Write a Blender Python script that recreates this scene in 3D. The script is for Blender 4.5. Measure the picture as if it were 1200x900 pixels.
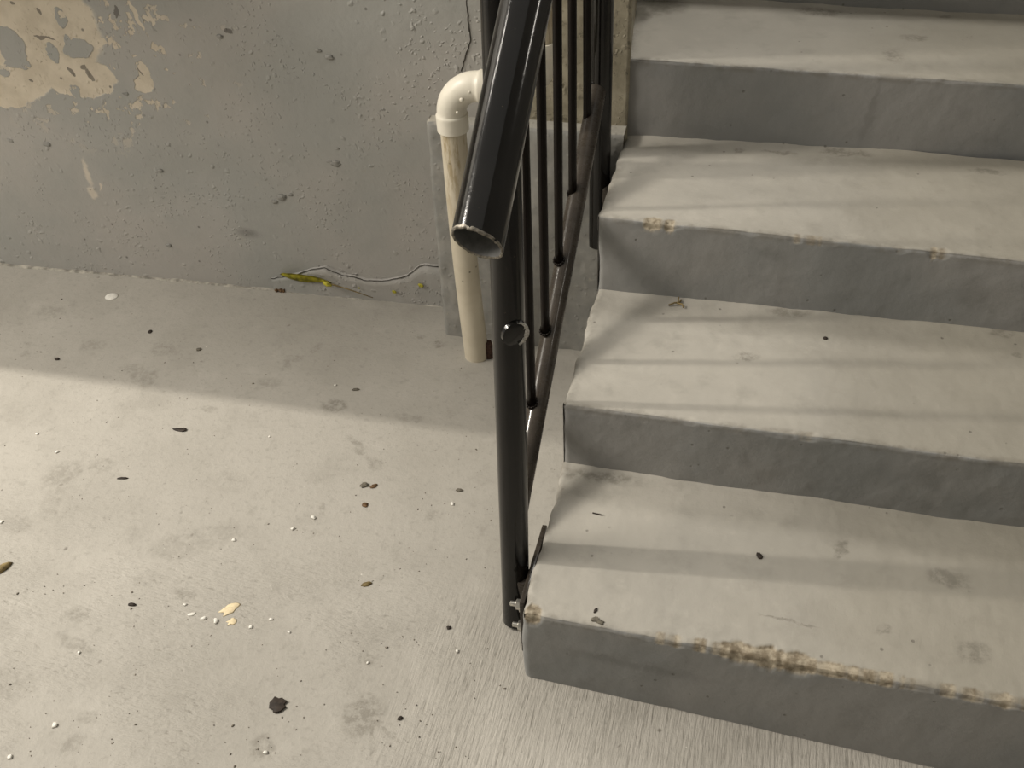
import bpy, bmesh, math, random
from mathutils import Vector, Matrix, noise
for o in list(bpy.data.objects): bpy.data.objects.remove(o)
SC = bpy.context.scene
COL = SC.collection
# ------------------------------------------------------------------ camera
F_PX = 1206.85
CAM = Vector((0.265, -0.904, 1.392))
PITCH, YAW, ROLL = 0.698, -0.277, -0.056
FW = Vector((math.sin(YAW)*math.cos(PITCH), math.cos(YAW)*math.cos(PITCH), -math.sin(PITCH)))
r0 = Vector((math.cos(YAW), -math.sin(YAW), 0)); u0 = r0.cross(FW)
RT = r0*math.cos(ROLL)+u0*math.sin(ROLL); UP = -r0*math.sin(ROLL)+u0*math.cos(ROLL)
cd = bpy.data.cameras.new('camera'); cam = bpy.data.objects.new('camera', cd); COL.objects.link(cam)
cd.sensor_width = 36; cd.lens = F_PX/1200*36; cd.clip_start = 0.02
M = Matrix((RT, UP, -FW)).transposed().to_4x4(); M.translation = CAM
cam.matrix_world = M
SC.camera = cam
# ------------------------------------------------------------------ world, lights, exposure
w = bpy.data.worlds.new('world'); SC.world = w; w.use_nodes = True
w.node_tree.nodes['Background'].inputs[0].default_value = (1.0, 0.955, 0.87, 1)
w.node_tree.nodes['Background'].inputs[1].default_value = 0.56
def area(name, loc, target, sx, sy, power, col, rotax=None):
    l = bpy.data.lights.new(name, 'AREA'); l.shape = 'RECTANGLE'; l.size = sx; l.size_y = sy
    l.energy = power; l.color = col
    o = bpy.data.objects.new(name, l); COL.objects.link(o); o.location = loc
    d = (Vector(target)-Vector(loc)).normalized()
    z = -d; x = Vector(rotax or (1, 0, 0)); x = (x - z*x.dot(z)).normalized(); y = z.cross(x)
    o.matrix_world = Matrix((x, y, z)).transposed().to_4x4(); o.location = loc
    return o
# fluorescent tube high on the left, lying along X: it throws the railing's shadows across the treads
area('tube_lamp', (-3.1, 0.13, 2.9), (-3.1, 0.13, 0.0), 0.8, 0.04, 94, (1.0, 0.93, 0.82))
# small wall fitting on the right-hand wall of the flight
area('side_lamp', (0.94, 0.50, 1.59), (0.0, 0.1, 0.9), 0.30, 0.04, 1.0, (1.0, 0.94, 0.85), (0, 1, 0))
# soft fitting over the upper flight, then two added lights
area('stairwell_lamp', (0.10, 1.95, 3.0), (0.1, 1.0, 0.5), 0.9, 0.6, 30, (1.0, 0.95, 0.87))
area('left_fill_lamp', (-2.9, -0.4, 2.3), (-0.8, 0.4, 0.1), 1.6, 1.4, 84, (1.0, 0.93, 0.83))  # broad fill added to lift the floor and wall
area('streak_lamp', (-2.9, 0.85, 3.6), (-2.9, 0.85, 0.0), 0.8, 0.05, 12, (1.0, 0.94, 0.84))  # weak strip added to lengthen the handrail's left streak
vs = SC.view_settings
vs.view_transform = 'Standard'; vs.look = 'None'; vs.exposure = 0.0; vs.gamma = 1; vs.use_curve_mapping = False

# ------------------------------------------------------------------ helpers
def ray(p): return FW + RT*((p[0]-600)/F_PX) - UP*((p[1]-450)/F_PX)
def at(px, py, ax=2, v=0.0):
    d = ray((px, py)); s = (v-CAM[ax])/d[ax]; return CAM+d*s
def nz(x, y=0, z=0): return noise.noise(Vector((x, y, z)))
def obj(name, bm, mat, parent=None, smooth=True):
    me = bpy.data.meshes.new(name); bm.normal_update(); bm.to_mesh(me); bm.free()
    if smooth: me.polygons.foreach_set('use_smooth', [True]*len(me.polygons))
    for m in (mat if isinstance(mat, (list, tuple)) else [mat]): me.materials.append(m)
    o = bpy.data.objects.new(name, me); COL.objects.link(o)
    if parent is not None: par(o, parent)
    return o
def par(o, p):
    o.parent = p
    m = Matrix.Identity(4); q = p
    while q is not None:
        m = Matrix.LocRotScale(q.location, q.rotation_euler, q.scale) @ m if q.parent is None else m
        q = q.parent
    o.matrix_parent_inverse = m.inverted() if p.parent is None else Matrix.Identity(4)
def tag(o, label=None, cat=None, group=None, kind=None):
    for k, v in (('label', label), ('category', cat), ('group', group), ('kind', kind)):
        if v: o[k] = v
    return o
def empty(name, loc, label, cat, group=None):
    o = bpy.data.objects.new(name, None); COL.objects.link(o); o.location = loc; o.empty_display_size = .05
    return tag(o, label, cat, group)
def centre(o):
    """move the origin of a top-level mesh to the middle of its base"""
    me = o.data; n = len(me.vertices)
    c = sum((v.co for v in me.vertices), Vector())/n; c.z = min(v.co.z for v in me.vertices)
    me.transform(Matrix.Translation(-c)); o.location = c; return o
def sharp(o, ang=35):
    me = o.data
    bm = bmesh.new(); bm.from_mesh(me)
    for e in bm.edges:
        if len(e.link_faces) == 2 and e.calc_face_angle(0) > math.radians(ang): e.smooth = False
    bm.to_mesh(me); bm.free(); return o
def box(bm, lo, hi, bev=0, seg=2):
    g = bmesh.ops.create_cube(bm, size=1); vs = g['verts']
    for v in vs: v.co = Vector([lo[i]+(v.co[i]+.5)*(hi[i]-lo[i]) for i in range(3)])
    if bev:
        es = list({e for v in vs for e in v.link_edges})
        bmesh.ops.bevel(bm, geom=es, offset=bev, segments=seg, affect='EDGES', profile=.5)
def frames(pts):
    out = []; up = None
    for i, p in enumerate(pts):
        a = pts[max(0, i-1)]; b = pts[min(len(pts)-1, i+1)]; t = (b-a).normalized()
        if up is None:
            up = Vector((0, 0, 1)) if abs(t.z) < .9 else Vector((1, 0, 0))
        s = t.cross(up).normalized(); up = s.cross(t).normalized(); out.append((t, s, up))
    return out
def tube(bm, pts, rad, n=24, caps=True):
    pts = [Vector(p) for p in pts]
    if not isinstance(rad, (list, tuple)): rad = [rad]*len(pts)
    rings = []
    for p, (t, s, u), r in zip(pts, frames(pts), rad):
        rings.append([bm.verts.new(p+(s*math.cos(2*math.pi*k/n)+u*math.sin(2*math.pi*k/n))*r) for k in range(n)])
    for a, b in zip(rings, rings[1:]):
        for k in range(n): bm.faces.new((a[k], a[(k+1) % n], b[(k+1) % n], b[k]))
    if caps:
        bm.faces.new(rings[0][::-1]); bm.faces.new(rings[-1])
    return rings
def lerp(a, b, t): return Vector(a).lerp(Vector(b), t)

# ------------------------------------------------------------------ materials
class NT:
    def __init__(s, name):
        s.m = bpy.data.materials.new(name); s.m.use_nodes = True
        s.t = s.m.node_tree; s.n = s.t.nodes; s.b = s.n['Principled BSDF']
        s.co = s.n.new('ShaderNodeTexCoord').outputs['Object']
        s.b.inputs['Specular IOR Level'].default_value = .35
    def link(s, a, b):
        if isinstance(a, (int, float)): b.default_value = a
        elif isinstance(a, tuple): b.default_value = a if len(a) == len(b.default_value) else (*a, 1)
        else: s.t.links.new(a, b)
    def math(s, op, a, b=0, c=0, clamp=False):
        n = s.n.new('ShaderNodeMath'); n.operation = op; n.use_clamp = clamp
        s.link(a, n.inputs[0]); s.link(b, n.inputs[1]); s.link(c, n.inputs[2]); return n.outputs[0]
    def noise(s, scale, detail=4, rough=.55, vec=None, dist=0, col=False):
        n = s.n.new('ShaderNodeTexNoise'); n.inputs['Scale'].default_value = scale
        n.inputs['Detail'].default_value = detail; n.inputs['Roughness'].default_value = rough
        n.inputs['Distortion'].default_value = dist
        s.link(vec or s.co, n.inputs['Vector']); return n.outputs['Color' if col else 'Fac']
    def voro(s, scale, vec=None, rand=1, feature='F1'):
        n = s.n.new('ShaderNodeTexVoronoi'); n.feature = feature; n.inputs['Scale'].default_value = scale
        n.inputs['Randomness'].default_value = rand; s.link(vec or s.co, n.inputs['Vector']); return n.outputs['Distance']
    def ramp(s, v, a, b, c=0, d=1, smooth=True):
        n = s.n.new('ShaderNodeMapRange'); n.interpolation_type = 'SMOOTHSTEP' if smooth else 'LINEAR'
        n.inputs[1].default_value = a; n.inputs[2].default_value = b
        n.inputs[3].default_value = c; n.inputs[4].default_value = d
        s.link(v, n.inputs[0]); return n.outputs[0]
    def mix(s, f, a, b, mode='MIX'):
        n = s.n.new('ShaderNodeMix'); n.data_type = 'RGBA'; n.blend_type = mode
        s.link(f, n.inputs[0]); s.link(a, n.inputs[6]); s.link(b, n.inputs[7]); return n.outputs[2]
    def vadd(s, a, b, op='ADD'):
        n = s.n.new('ShaderNodeVectorMath'); n.operation = op; s.link(a, n.inputs[0]); s.link(b, n.inputs[1])
        return n.outputs[0]
    def warp(s, scale, amt, detail=3):
        c = s.noise(scale, detail, col=True)
        v = s.vadd(c, (.5, .5, .5), 'SUBTRACT')
        n = s.n.new('ShaderNodeVectorMath'); n.operation = 'SCALE'; s.link(v, n.inputs[0]); n.inputs[3].default_value = amt
        return s.vadd(s.co, n.outputs[0])
    def mapping(s, vec, loc=(0, 0, 0), rot=(0, 0, 0), sc=(1, 1, 1), typ='POINT'):
        n = s.n.new('ShaderNodeMapping'); n.vector_type = typ
        n.inputs[1].default_value = loc; n.inputs[2].default_value = rot; n.inputs[3].default_value = sc
        s.link(vec, n.inputs[0]); return n.outputs[0]
    def blob(s, vec, c, rx, ry, ang=0, plane='xy', soft=.35):
        """soft-edged ellipse at world point c lying in a plane; 1 inside, 0 outside"""
        if plane == 'xy': m = s.mapping(vec, c, (0, 0, ang), (rx, ry, 1e3), 'TEXTURE')
        else: m = s.mapping(vec, c, (0, ang, 0), (rx, 1e3, ry), 'TEXTURE')
        n = s.n.new('ShaderNodeVectorMath'); n.operation = 'LENGTH'; s.link(m, n.inputs[0])
        return s.ramp(n.outputs['Value'], 1+soft, 1-soft)
    def union(s, L):
        r = L[0]
        for x in L[1:]: r = s.math('MAXIMUM', r, x)
        return r
    def xyz(s):
        n = s.n.new('ShaderNodeSeparateXYZ'); s.link(s.co, n.inputs[0]); return n.outputs
    def attr(s, name):
        n = s.n.new('ShaderNodeAttribute'); n.attribute_name = name; return n.outputs['Fac']
    def bump(s, h, strength, dist=.002, normal=None):
        n = s.n.new('ShaderNodeBump'); n.inputs['Strength'].default_value = strength; n.inputs['Distance'].default_value = dist
        s.link(h, n.inputs['Height'])
        if normal is not None: s.link(normal, n.inputs['Normal'])
        return n.outputs[0]
    def out(s, col, rough=.6, normal=None, metal=0):
        s.link(col, s.b.inputs['Base Color']); s.link(rough, s.b.inputs['Roughness'])
        s.b.inputs['Metallic'].default_value = metal
        if normal is not None: s.link(normal, s.b.inputs['Normal'])
        return s.m
def plain(name, col, rough=.6, metal=0, var=.25, sc=60, bump=.2):
    s = NT(name); n = s.noise(sc, 4)
    c = s.mix(s.ramp(n, .3, .7), tuple(x*(1-var) for x in col)+(1,), tuple(min(1, x*(1+var)) for x in col)+(1,))
    return s.out(c, rough, s.bump(n, bump, .0006), metal)

def floor_mat():
    s = NT('floor_concrete'); x, y, z = s.xyz()
    big = s.noise(1.6, 4, .55); mid = s.noise(9, 6, .62); fine = s.noise(85, 5, .65)
    c = s.mix(s.ramp(big, .35, .65), (.385, .365, .325, 1), (.445, .423, .38, 1))
    c = s.mix(s.ramp(mid, .5, .72, 0, .40), c, (.315, .297, .262, 1))
    c = s.mix(s.ramp(mid, .46, .28, 0, .35), c, (.52, .497, .45, 1))
    c = s.mix(s.ramp(fine, .52, .70, 0, .32), c, (.26, .245, .215, 1))
    c = s.mix(s.ramp(s.noise(30, 6, .7), .55, .70, 0, .35), c, (.27, .253, .22, 1))
    w1 = s.warp(34, .034, 5)
    # soft dirt stains: (px, py, rx, ry, angle, strength)
    st = [(160, 437, .05, .022, -.5, .35), (195, 410, .04, .02, .2, .35), (175, 445, .014, .035, .1, .4), (392, 476, .028, .018, 0, .6), (480, 490, .03, .012, 0, .35),
          (420, 525, .045, .007, -.75, .45), (440, 545, .02, .014, -.6, .4), (245, 480, .018, .012, 0, .35), (75, 555, .04, .03, .6, .38),
          (60, 590, .02, .05, .3, .25), (120, 545, .025, .02, 0, .3), (225, 635, .08, .035, .5, .28), (218, 696, .018, .013, 0, .5), (92, 720, .022, .015, 0, .45),
          (85, 752, .04, .012, -.2, .38), (430, 775, .016, .012, 0, .5), (425, 838, .030, .034, 0, .62), (436, 868, .005, .026, .15, .5),
          (455, 856, .028, .004, -.35, .45), (307, 877, .018, .02, 0, .5), (85, 872, .018, .016, 0, .4), (105, 840, .016, .012, 0, .35), (10, 800, .05, .03, 0, .25),
          (510, 605, .016, .012, 0, .35), (375, 595, .018, .007, -.8, .45), (590, 875, .006, .014, .2, .35), (110, 405, .03, .02, 0, .35), (20, 615, .03, .02, 0, .25),
          (345, 420, .02, .012, 0, .35), (315, 448, .03, .014, 0, .35), (335, 428, .01, .02, .2, .4), (370, 410, .012, .014, 0, .35), (60, 365, .04, .02, 0, .3), (30, 415, .012, .01, 0, .4),
          (515, 403, .016, .012, 0, .7), (495, 395, .010, .006, 0, .4), (540, 780, .03, .05, 0, .12), (262, 565, .05, .03, 0, .15)]
    # dark damp seam against the wall and a few scattered spots
    acc = None
    for (px, py, rx, ry, a, k) in st:
        b = s.math('MULTIPLY', s.blob(w1, tuple(at(px, py)), rx, ry, a, soft=.30), k*.85)
        acc = b if acc is None else s.math('MAXIMUM', acc, b)
    acc = s.math('MULTIPLY', acc, s.ramp(s.noise(75, 5, .7), .38, .6, .15, 1))
    c = s.mix(acc, c, (.15, .135, .108, 1))
    sp = s.ramp(s.voro(26, s.warp(20, .03)), .13, .04); spm = s.ramp(s.noise(7, 2), .5, .66)
    c = s.mix(s.math('MULTIPLY', s.math('MULTIPLY', sp, spm), .65), c, (.13, .115, .095, 1))
    sp2 = s.ramp(s.voro(75), .12, .05); spm2 = s.ramp(s.noise(15, 2), .52, .66)
    c = s.mix(s.math('MULTIPLY', s.math('MULTIPLY', sp2, spm2), .6), c, (.15, .135, .11, 1))
    wh = s.ramp(s.voro(31), .06, .03)
    c = s.mix(s.math('MULTIPLY', wh, s.ramp(s.noise(5, 2), .55, .62)), c, (.66, .64, .58, 1))
    # relief: trowel drag marks over the left, broom lines running up beside the stair
    br = s.noise(1, 3, .7, s.mapping(s.co, rot=(0, 0, .10), sc=(150, 14, 1)))
    brm = s.math('MULTIPLY', s.ramp(x, -.26, -.08), s.ramp(y, .26, .02))
    tr = s.noise(1, 4, .65, s.mapping(s.warp(10, .02), rot=(0, 0, .15), sc=(55, 170, 1)))
    trm = s.math('MULTIPLY', s.ramp(x, .0, -.25), s.math('MULTIPLY', s.ramp(y, .30, .0), s.ramp(s.noise(4, 2), .40, .55)))
    h = s.math('ADD', s.math('MULTIPLY', br, brm), s.math('MULTIPLY', tr, trm))
    h = s.math('ADD', s.math('MULTIPLY', h, 1.0), s.math('MULTIPLY', fine, .35))
    h = s.math('ADD', h, s.math('MULTIPLY', mid, 1.1))
    c = s.mix(s.math('MULTIPLY', s.ramp(s.math('ADD', s.math('MULTIPLY', br, brm), s.math('MULTIPLY', tr, trm)), .36, .22, 0, .0), 1), c, (.2, .19, .165, 1))
    pit = s.math('MULTIPLY', s.ramp(tr, .42, .30), trm); pit2 = s.math('MULTIPLY', s.ramp(br, .42, .30), brm)
    c = s.mix(s.math('MULTIPLY', s.math('MAXIMUM', pit, pit2), .55), c, (.20, .185, .155, 1))
    return s.out(c, .62, s.bump(h, .75, .0034))

def wall_mat():
    s = NT('painted_render_wall'); x, y, z = s.xyz()
    big = s.noise(2.2, 4); fine = s.noise(160, 4, .6); mid = s.noise(22, 5, .6)
    grey = s.mix(s.ramp(big, .38, .62), (.350, .350, .330, 1), (.405, .388, .362, 1))
    grey = s.mix(s.ramp(mid, .55, .75, 0, .25), grey, (.29, .286, .266, 1))
    w1 = s.warp(26, .035, 5)
    Y = .93
    def B(px, py, rx, ry, a=0, soft=.05): return s.blob(w1, tuple(at(px, py, 1, Y)), rx, ry, a, 'xz', soft)
    beige = s.union([B(40, 30, .16, .12), B(110, 88, .06, .035), B(20, 95, .09, .04), B(20, 20, .12, .10), B(30, 85, .075, .055), B(62, 50, .05, .09), B(60, 20, .04, .06), B(95, 100, .065, .025), B(125, 97, .025, .02), B(10, 112, .06, .02), B(20, 55, .15, .05),
                     B(170, 97, .022, .02), B(172, 85, .012, .03), B(112, 47, .02, .012), B(160, 15, .007, .03, -.3), B(120, 45, .012, .008), B(5, 40, .09, .12), B(75, 80, .06, .05)])
    holes = s.union([B(18, 50, .035, .042), B(65, 58, .014, .022), B(93, 105, .012, .02, -.3), B(95, 55, .035, .02), B(25, 72, .03, .01), B(82, 48, .01, .02), B(8, 78, .022, .012), B(75, 18, .015, .02)])
    beige = s.math('MULTIPLY', beige, s.math('SUBTRACT', 1, holes))
    fl = s.math('MULTIPLY', s.ramp(s.noise(30, 4, .6), .60, .63), s.blob(s.co, tuple(at(110, 60, 1, Y)), .28, .18, 0, 'xz', .5))
    beige = s.math('MAXIMUM', beige, fl)
    # bare strip of render beside the stair, above the plinth
    ws = s.warp(20, .03, 3); sx = s.n.new('ShaderNodeSeparateXYZ'); s.link(ws, sx.inputs[0])
    strip = s.ramp(sx.outputs[0], -.235, -.225)
    c = s.mix(beige, grey, s.mix(s.ramp(mid, .35, .65), (.55, .485, .385, 1), (.64, .57, .46, 1)))
    stc = s.mix(s.ramp(mid, .35, .65), (.25, .225, .165, 1), (.36, .325, .245, 1))
    stc = s.mix(s.ramp(s.noise(45, 5, .7), .56, .66, 0, .75), stc, (.13, .115, .085, 1))
    c = s.mix(strip, c, stc)
    # long pale scratch, scuffs and old mark
    scr = s.union([s.blob(w1, tuple(at(107, 200, 1, Y)), .006, .035, .12, 'xz', .5), s.blob(w1, tuple(at(112, 222, 1, Y)), .010, .013, .1, 'xz', .4), s.blob(w1, tuple(at(120, 215, 1, Y)), .003, .01, .4, 'xz', .4)])
    c = s.mix(s.math('MULTIPLY', scr, .85), c, (.62, .56, .47, 1))
    c = s.mix(s.math('MULTIPLY', s.blob(s.co, tuple(at(292, 272, 1, Y)), .024, .010, .05, 'xz', .8), .45), c, (.10, .095, .085, 1))
    c = s.mix(s.math('MULTIPLY', s.blob(w1, tuple(at(255, 250, 1, Y)), .02, .12, -.25, 'xz', .7), .22), c, (.42, .41, .39, 1))
    dk = s.union([B(101, 76, .006, .006), B(108, 84, .006, .012, -.4), B(86, 81, .005, .010, -.4), B(50, 40, .014, .004, -.1), B(62, 41, .012, .003, .2), B(138, 12, .004, .011), B(20, 3, .006, .005), B(48, 10, .004, .01, -.4), B(42, 92, .004, .004), B(168, 82, .002, .012, -.5), B(268, 38, .006, .006)])
    c = s.mix(s.math('MULTIPLY', dk, .7), c, (.08, .07, .06, 1))
    sp = s.math('MULTIPLY', s.ramp(s.voro(24), .10, .04), s.ramp(s.noise(4, 2), .52, .6))
    c = s.mix(s.math('MULTIPLY', sp, .7), c, (.09, .085, .075, 1))
    ch = s.math('MULTIPLY', s.ramp(s.voro(17, w1), .12, .07), s.ramp(s.noise(3.1, 2), .52, .6))
    c = s.mix(s.math('MULTIPLY', ch, .45), c, (.38, .36, .32, 1))
    # thin settlement crack
    xc = s.math('ADD', s.math('MULTIPLY', s.noise(24, 5, .7), .05), 0)
    # relief: lumps of render under the paint
    lm = s.ramp(s.voro(42, s.warp(30, .03)), .30, .05); lmm = s.ramp(s.noise(5.5, 3), .46, .62)
    lm2 = s.ramp(s.voro(95, s.warp(50, .02)), .34, .08); lmm2 = s.ramp(s.noise(9, 3), .45, .60)
    h = s.math('ADD', s.math('MULTIPLY', s.math('MULTIPLY', lm, lmm), .9), s.math('MULTIPLY', s.math('MULTIPLY', lm2, lmm2), .6))
    h = s.math('ADD', h, s.math('MULTIPLY', mid, .9)); h = s.math('ADD', h, s.math('MULTIPLY', fine, .08))
    h = s.math('SUBTRACT', h, s.math('MULTIPLY', beige, .7))
    return s.out(c, .5, s.bump(h, .6, .004))

def plinth_mat():
    s = NT('painted_plinth'); mid = s.noise(30, 5, .6)
    c = s.mix(s.ramp(mid, .35, .7), (.255, .252, .235, 1), (.315, .305, .280, 1))
    c = s.mix(s.ramp(s.noise(14, 5, .7), .62, .70, 0, .8), c, (.38, .36, .31, 1))
    ch = s.attr('chip'); c = s.mix(ch, c, (.50, .47, .40, 1))
    h = s.math('ADD', mid, s.ramp(s.voro(60, s.warp(30, .02)), .3, .05, 0, .6))
    return s.out(c, .5, s.bump(h, .5, .003))

def step_mat():
    s = NT('painted_concrete_step'); x, y, z = s.xyz()
    g = s.n.new('ShaderNodeNewGeometry')
    tread = s.attr('tread'); chip = s.attr('chip'); edge = s.attr('edge')
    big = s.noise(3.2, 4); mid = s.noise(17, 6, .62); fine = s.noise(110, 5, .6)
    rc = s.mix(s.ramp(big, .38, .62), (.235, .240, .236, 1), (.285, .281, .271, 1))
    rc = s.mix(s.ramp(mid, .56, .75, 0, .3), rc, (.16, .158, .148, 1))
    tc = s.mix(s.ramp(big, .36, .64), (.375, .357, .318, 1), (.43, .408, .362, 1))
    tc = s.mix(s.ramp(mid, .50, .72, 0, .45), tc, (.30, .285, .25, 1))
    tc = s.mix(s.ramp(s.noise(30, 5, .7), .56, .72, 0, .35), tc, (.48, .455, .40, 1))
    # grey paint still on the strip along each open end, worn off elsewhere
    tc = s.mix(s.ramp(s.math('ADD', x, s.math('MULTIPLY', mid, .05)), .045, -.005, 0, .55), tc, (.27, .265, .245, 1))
    dirt = s.math('MULTIPLY', s.ramp(s.math('ADD', x, s.math('MULTIPLY', s.noise(7, 4), .3)), .35, .85), .55)  # brown dirt tint, also standing in for light falling off to the right
    tc = s.mix(dirt, tc, (.245, .225, .175, 1))  # dirt tint together with the light falloff to the right
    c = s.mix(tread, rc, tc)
    c = s.mix(s.math('MULTIPLY', edge, s.ramp(s.noise(26, 5, .7), .40, .62)), c, (.17, .155, .125, 1))
    sp = s.math('MULTIPLY', s.ramp(s.voro(34), .11, .05), s.ramp(s.noise(8, 2), .50, .6))
    c = s.mix(s.math('MULTIPLY', sp, .6), c, (.11, .10, .085, 1))
    w1 = s.warp(36, .034, 5)
    def T(px, py, zz, rx, ry, a=0, soft=.4): return s.blob(w1, tuple(at(px, py, 2, zz)), rx, ry, a, 'xy', soft)
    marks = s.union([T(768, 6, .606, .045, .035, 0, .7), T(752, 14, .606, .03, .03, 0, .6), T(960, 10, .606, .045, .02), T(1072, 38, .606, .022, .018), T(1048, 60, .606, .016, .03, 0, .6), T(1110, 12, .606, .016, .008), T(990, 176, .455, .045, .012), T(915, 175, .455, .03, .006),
                     T(1160, 200, .455, .03, .008), T(940, 283, .45, .035, .012), T(865, 173, .455, .01, .01), T(875, 418, .30, .02, .012), T(1175, 395, .31, .02, .012), T(1190, 420, .31, .01, .008),
                     T(925, 728, .17, .035, .003, -.1), T(1038, 734, .185, .012, .008, .6), T(1145, 760, .19, .02, .018), T(700, 603, .157, .014, .002, -.1), T(985, 640, .18, .008, .02, -.4),
                     T(1115, 670, .2, .03, .015), T(700, 560, .157, .07, .012, 0, .6), T(690, 180, .45, .03, .05), T(755, 12, .606, .05, .03, 0, .6)])  # some put corner shade into the colour, the rest are stains
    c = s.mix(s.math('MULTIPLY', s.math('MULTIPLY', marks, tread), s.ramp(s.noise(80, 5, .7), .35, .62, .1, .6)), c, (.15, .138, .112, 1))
    corner_shade = s.union([T(770, 5, .606, .05, .04, 0, .7), T(750, 16, .606, .02, .05, .1, .6)])  # shade painted into the back-left corner of the fourth tread
    c = s.mix(s.math('MULTIPLY', s.math('MULTIPLY', corner_shade, tread), .75), c, (.085, .078, .058, 1))
    def Rr(px, py, yy, rx, ry, a=0): return s.blob(w1, tuple(at(px, py, 1, yy)), rx, ry, a, 'xz', .6)
    rm = s.union([Rr(1092, 565, .30, .012, .022, -.4), Rr(872, 540, .31, .01, .012), Rr(900, 300, .63, .02, .012), Rr(1140, 345, .62, .02, .03), Rr(1020, 130, .97, .006, .06, .12), Rr(740, 790, -.02, .1, .01)])
    c = s.mix(s.math('MULTIPLY', s.math('MULTIPLY', rm, s.math('SUBTRACT', 1, tread)), .26), c, (.10, .098, .088, 1))
    agg = s.mix(s.ramp(s.noise(70, 4, .6), .36, .64), (.19, .155, .105, 1), (.43, .375, .285, 1))
    c = s.mix(chip, c, agg)
    h = s.math('ADD', s.math('MULTIPLY', mid, 1.2), s.math('MULTIPLY', fine, .25))
    h = s.math('ADD', h, s.math('MULTIPLY', s.math('MULTIPLY', s.noise(90, 3, .6), chip), .8))
    h = s.math('SUBTRACT', h, s.math('MULTIPLY', sp, .4))
    return s.out(c, s.ramp(tread, 0, 1, .5, .62), s.bump(h, .5, .003))

def metal_mat(name, col, rough, spec=.24):
    s = NT(name); n = s.noise(90, 4, .6); b = s.noise(14, 4)
    c = s.mix(s.ramp(b, .4, .65), tuple(col)+(1,), tuple(v*1.5 for v in col)+(1,))
    c = s.mix(s.ramp(s.noise(200, 3, .7), .70, .76, 0, .6), c, (.14, .11, .075, 1))
    s.b.inputs['Specular IOR Level'].default_value = spec
    s.b.inputs['Coat Weight'].default_value = .25; s.b.inputs['Coat Roughness'].default_value = .09
    return s.out(c, s.ramp(n, .3, .7, rough*.8, rough*1.25), s.bump(s.math('ADD', n, s.math('MULTIPLY', b, 2)), .22, .0007))

def pvc_mat():
    s = NT('aged_cream_plastic'); x, y, z = s.xyz()
    c = s.mix(s.ramp(s.noise(10, 4), .35, .65), (.56, .50, .385, 1), (.64, .58, .46, 1))
    up = s.ramp(z, .25, .50)
    st = s.math('MULTIPLY', s.ramp(s.noise(1, 4, .7, s.mapping(s.co, sc=(70, 70, 12))), .47, .62), up)
    c = s.mix(s.math('MULTIPLY', st, .75), c, (.33, .245, .12, 1))
    sp = s.math('MULTIPLY', s.ramp(s.voro(55), .16, .07), s.ramp(s.noise(18, 2), .5, .62))
    c = s.mix(s.math('MULTIPLY', sp, .8), c, (.12, .10, .07, 1))
    return s.out(c, .42, s.bump(s.noise(80, 4), .12, .001))

FLOOR = floor_mat(); WALL = wall_mat(); PLINTH = plinth_mat(); STEP = step_mat(); PVC = pvc_mat()
PVCW = plain('white_plastic_fitting', (.74, .70, .60), .35, var=.06, sc=20)
BLACK = metal_mat('gloss_black_paint', (.005, .0045, .004), .13, .27)
BROWN = metal_mat('gloss_brown_paint', (.034, .028, .022), .28, .22)
DARKB = metal_mat('dark_brown_bar_paint', (.005, .0032, .0022), .5, .06)
INNER = plain('bare_pipe_inside', (.22, .22, .215), .5, .1, .2, 90)
CUT = plain('raw_cut_metal', (.24, .22, .185), .5, .6, .5, 300, .6)
STEEL = plain('bright_zinc_bolt', (.62, .60, .55), .30, .9, .2, 150)
CHALK = plain('chalky_white_flake', (.56, .54, .50), .7, 0, .3, 400, .8)

# ------------------------------------------------------------------ floor, wall, unseen shading slab
bm = bmesh.new()
NX, NY = 90, 70
gv = [[bm.verts.new((-4.2+6.0*i/NX, -2.6+3.7*j/NY, .0012*nz((-4.2+6.0*i/NX)*3, (-2.6+3.7*j/NY)*3))) for j in range(NY+1)] for i in range(NX+1)]
for i in range(NX):
    for j in range(NY): bm.faces.new((gv[i][j], gv[i+1][j], gv[i+1][j+1], gv[i][j+1]))
fl = obj('floor', bm, FLOOR); tag(fl, 'pale worn concrete floor with stains and broom marks beside the steps', kind='structure')

def wy(x): return .950+.027*x
bm = bmesh.new()          # wall face: front grid with gentle unevenness, plus its end face beside the upper steps
XS = [-4.2+4.0*i/60 for i in range(60)]+[-.2+.2*i/40 for i in range(41)]
ZS = [-.01+.012*i for i in range(75)]+[.9+.09*i for i in range(24)]
def wp(x, z):
    d = .004*nz(x*5, z*5)+.0016*nz(x*22, z*22, 3)
    d += .004*math.exp(-((x+.9)**2*200+(z-.3)**2*400))
    ex = .004*nz(0, z*28, 7) if x > -.004 else 0
    return (x+ex, wy(x)+d, z)
g = [[bm.verts.new(wp(x, z)) for z in ZS] for x in XS]
for i in range(len(XS)-1):
    for j in range(len(ZS)-1): bm.faces.new((g[i][j], g[i+1][j], g[i+1][j+1], g[i][j+1]))
last = g[-1]
for yy in (.965, 1.0, 1.2, 2.6):
    cur = [bm.verts.new((.002-.11*(yy-.95)+.003*nz(yy*9, z*12), yy, z)) for z in ZS]
    for j in range(len(ZS)-1): bm.faces.new((last[j], cur[j], cur[j+1], last[j+1]))
    last = cur
wall = obj('wall_back', bm, WALL); tag(wall, 'grey painted rendered wall with flaking beige patches at upper left', kind='structure')
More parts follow.
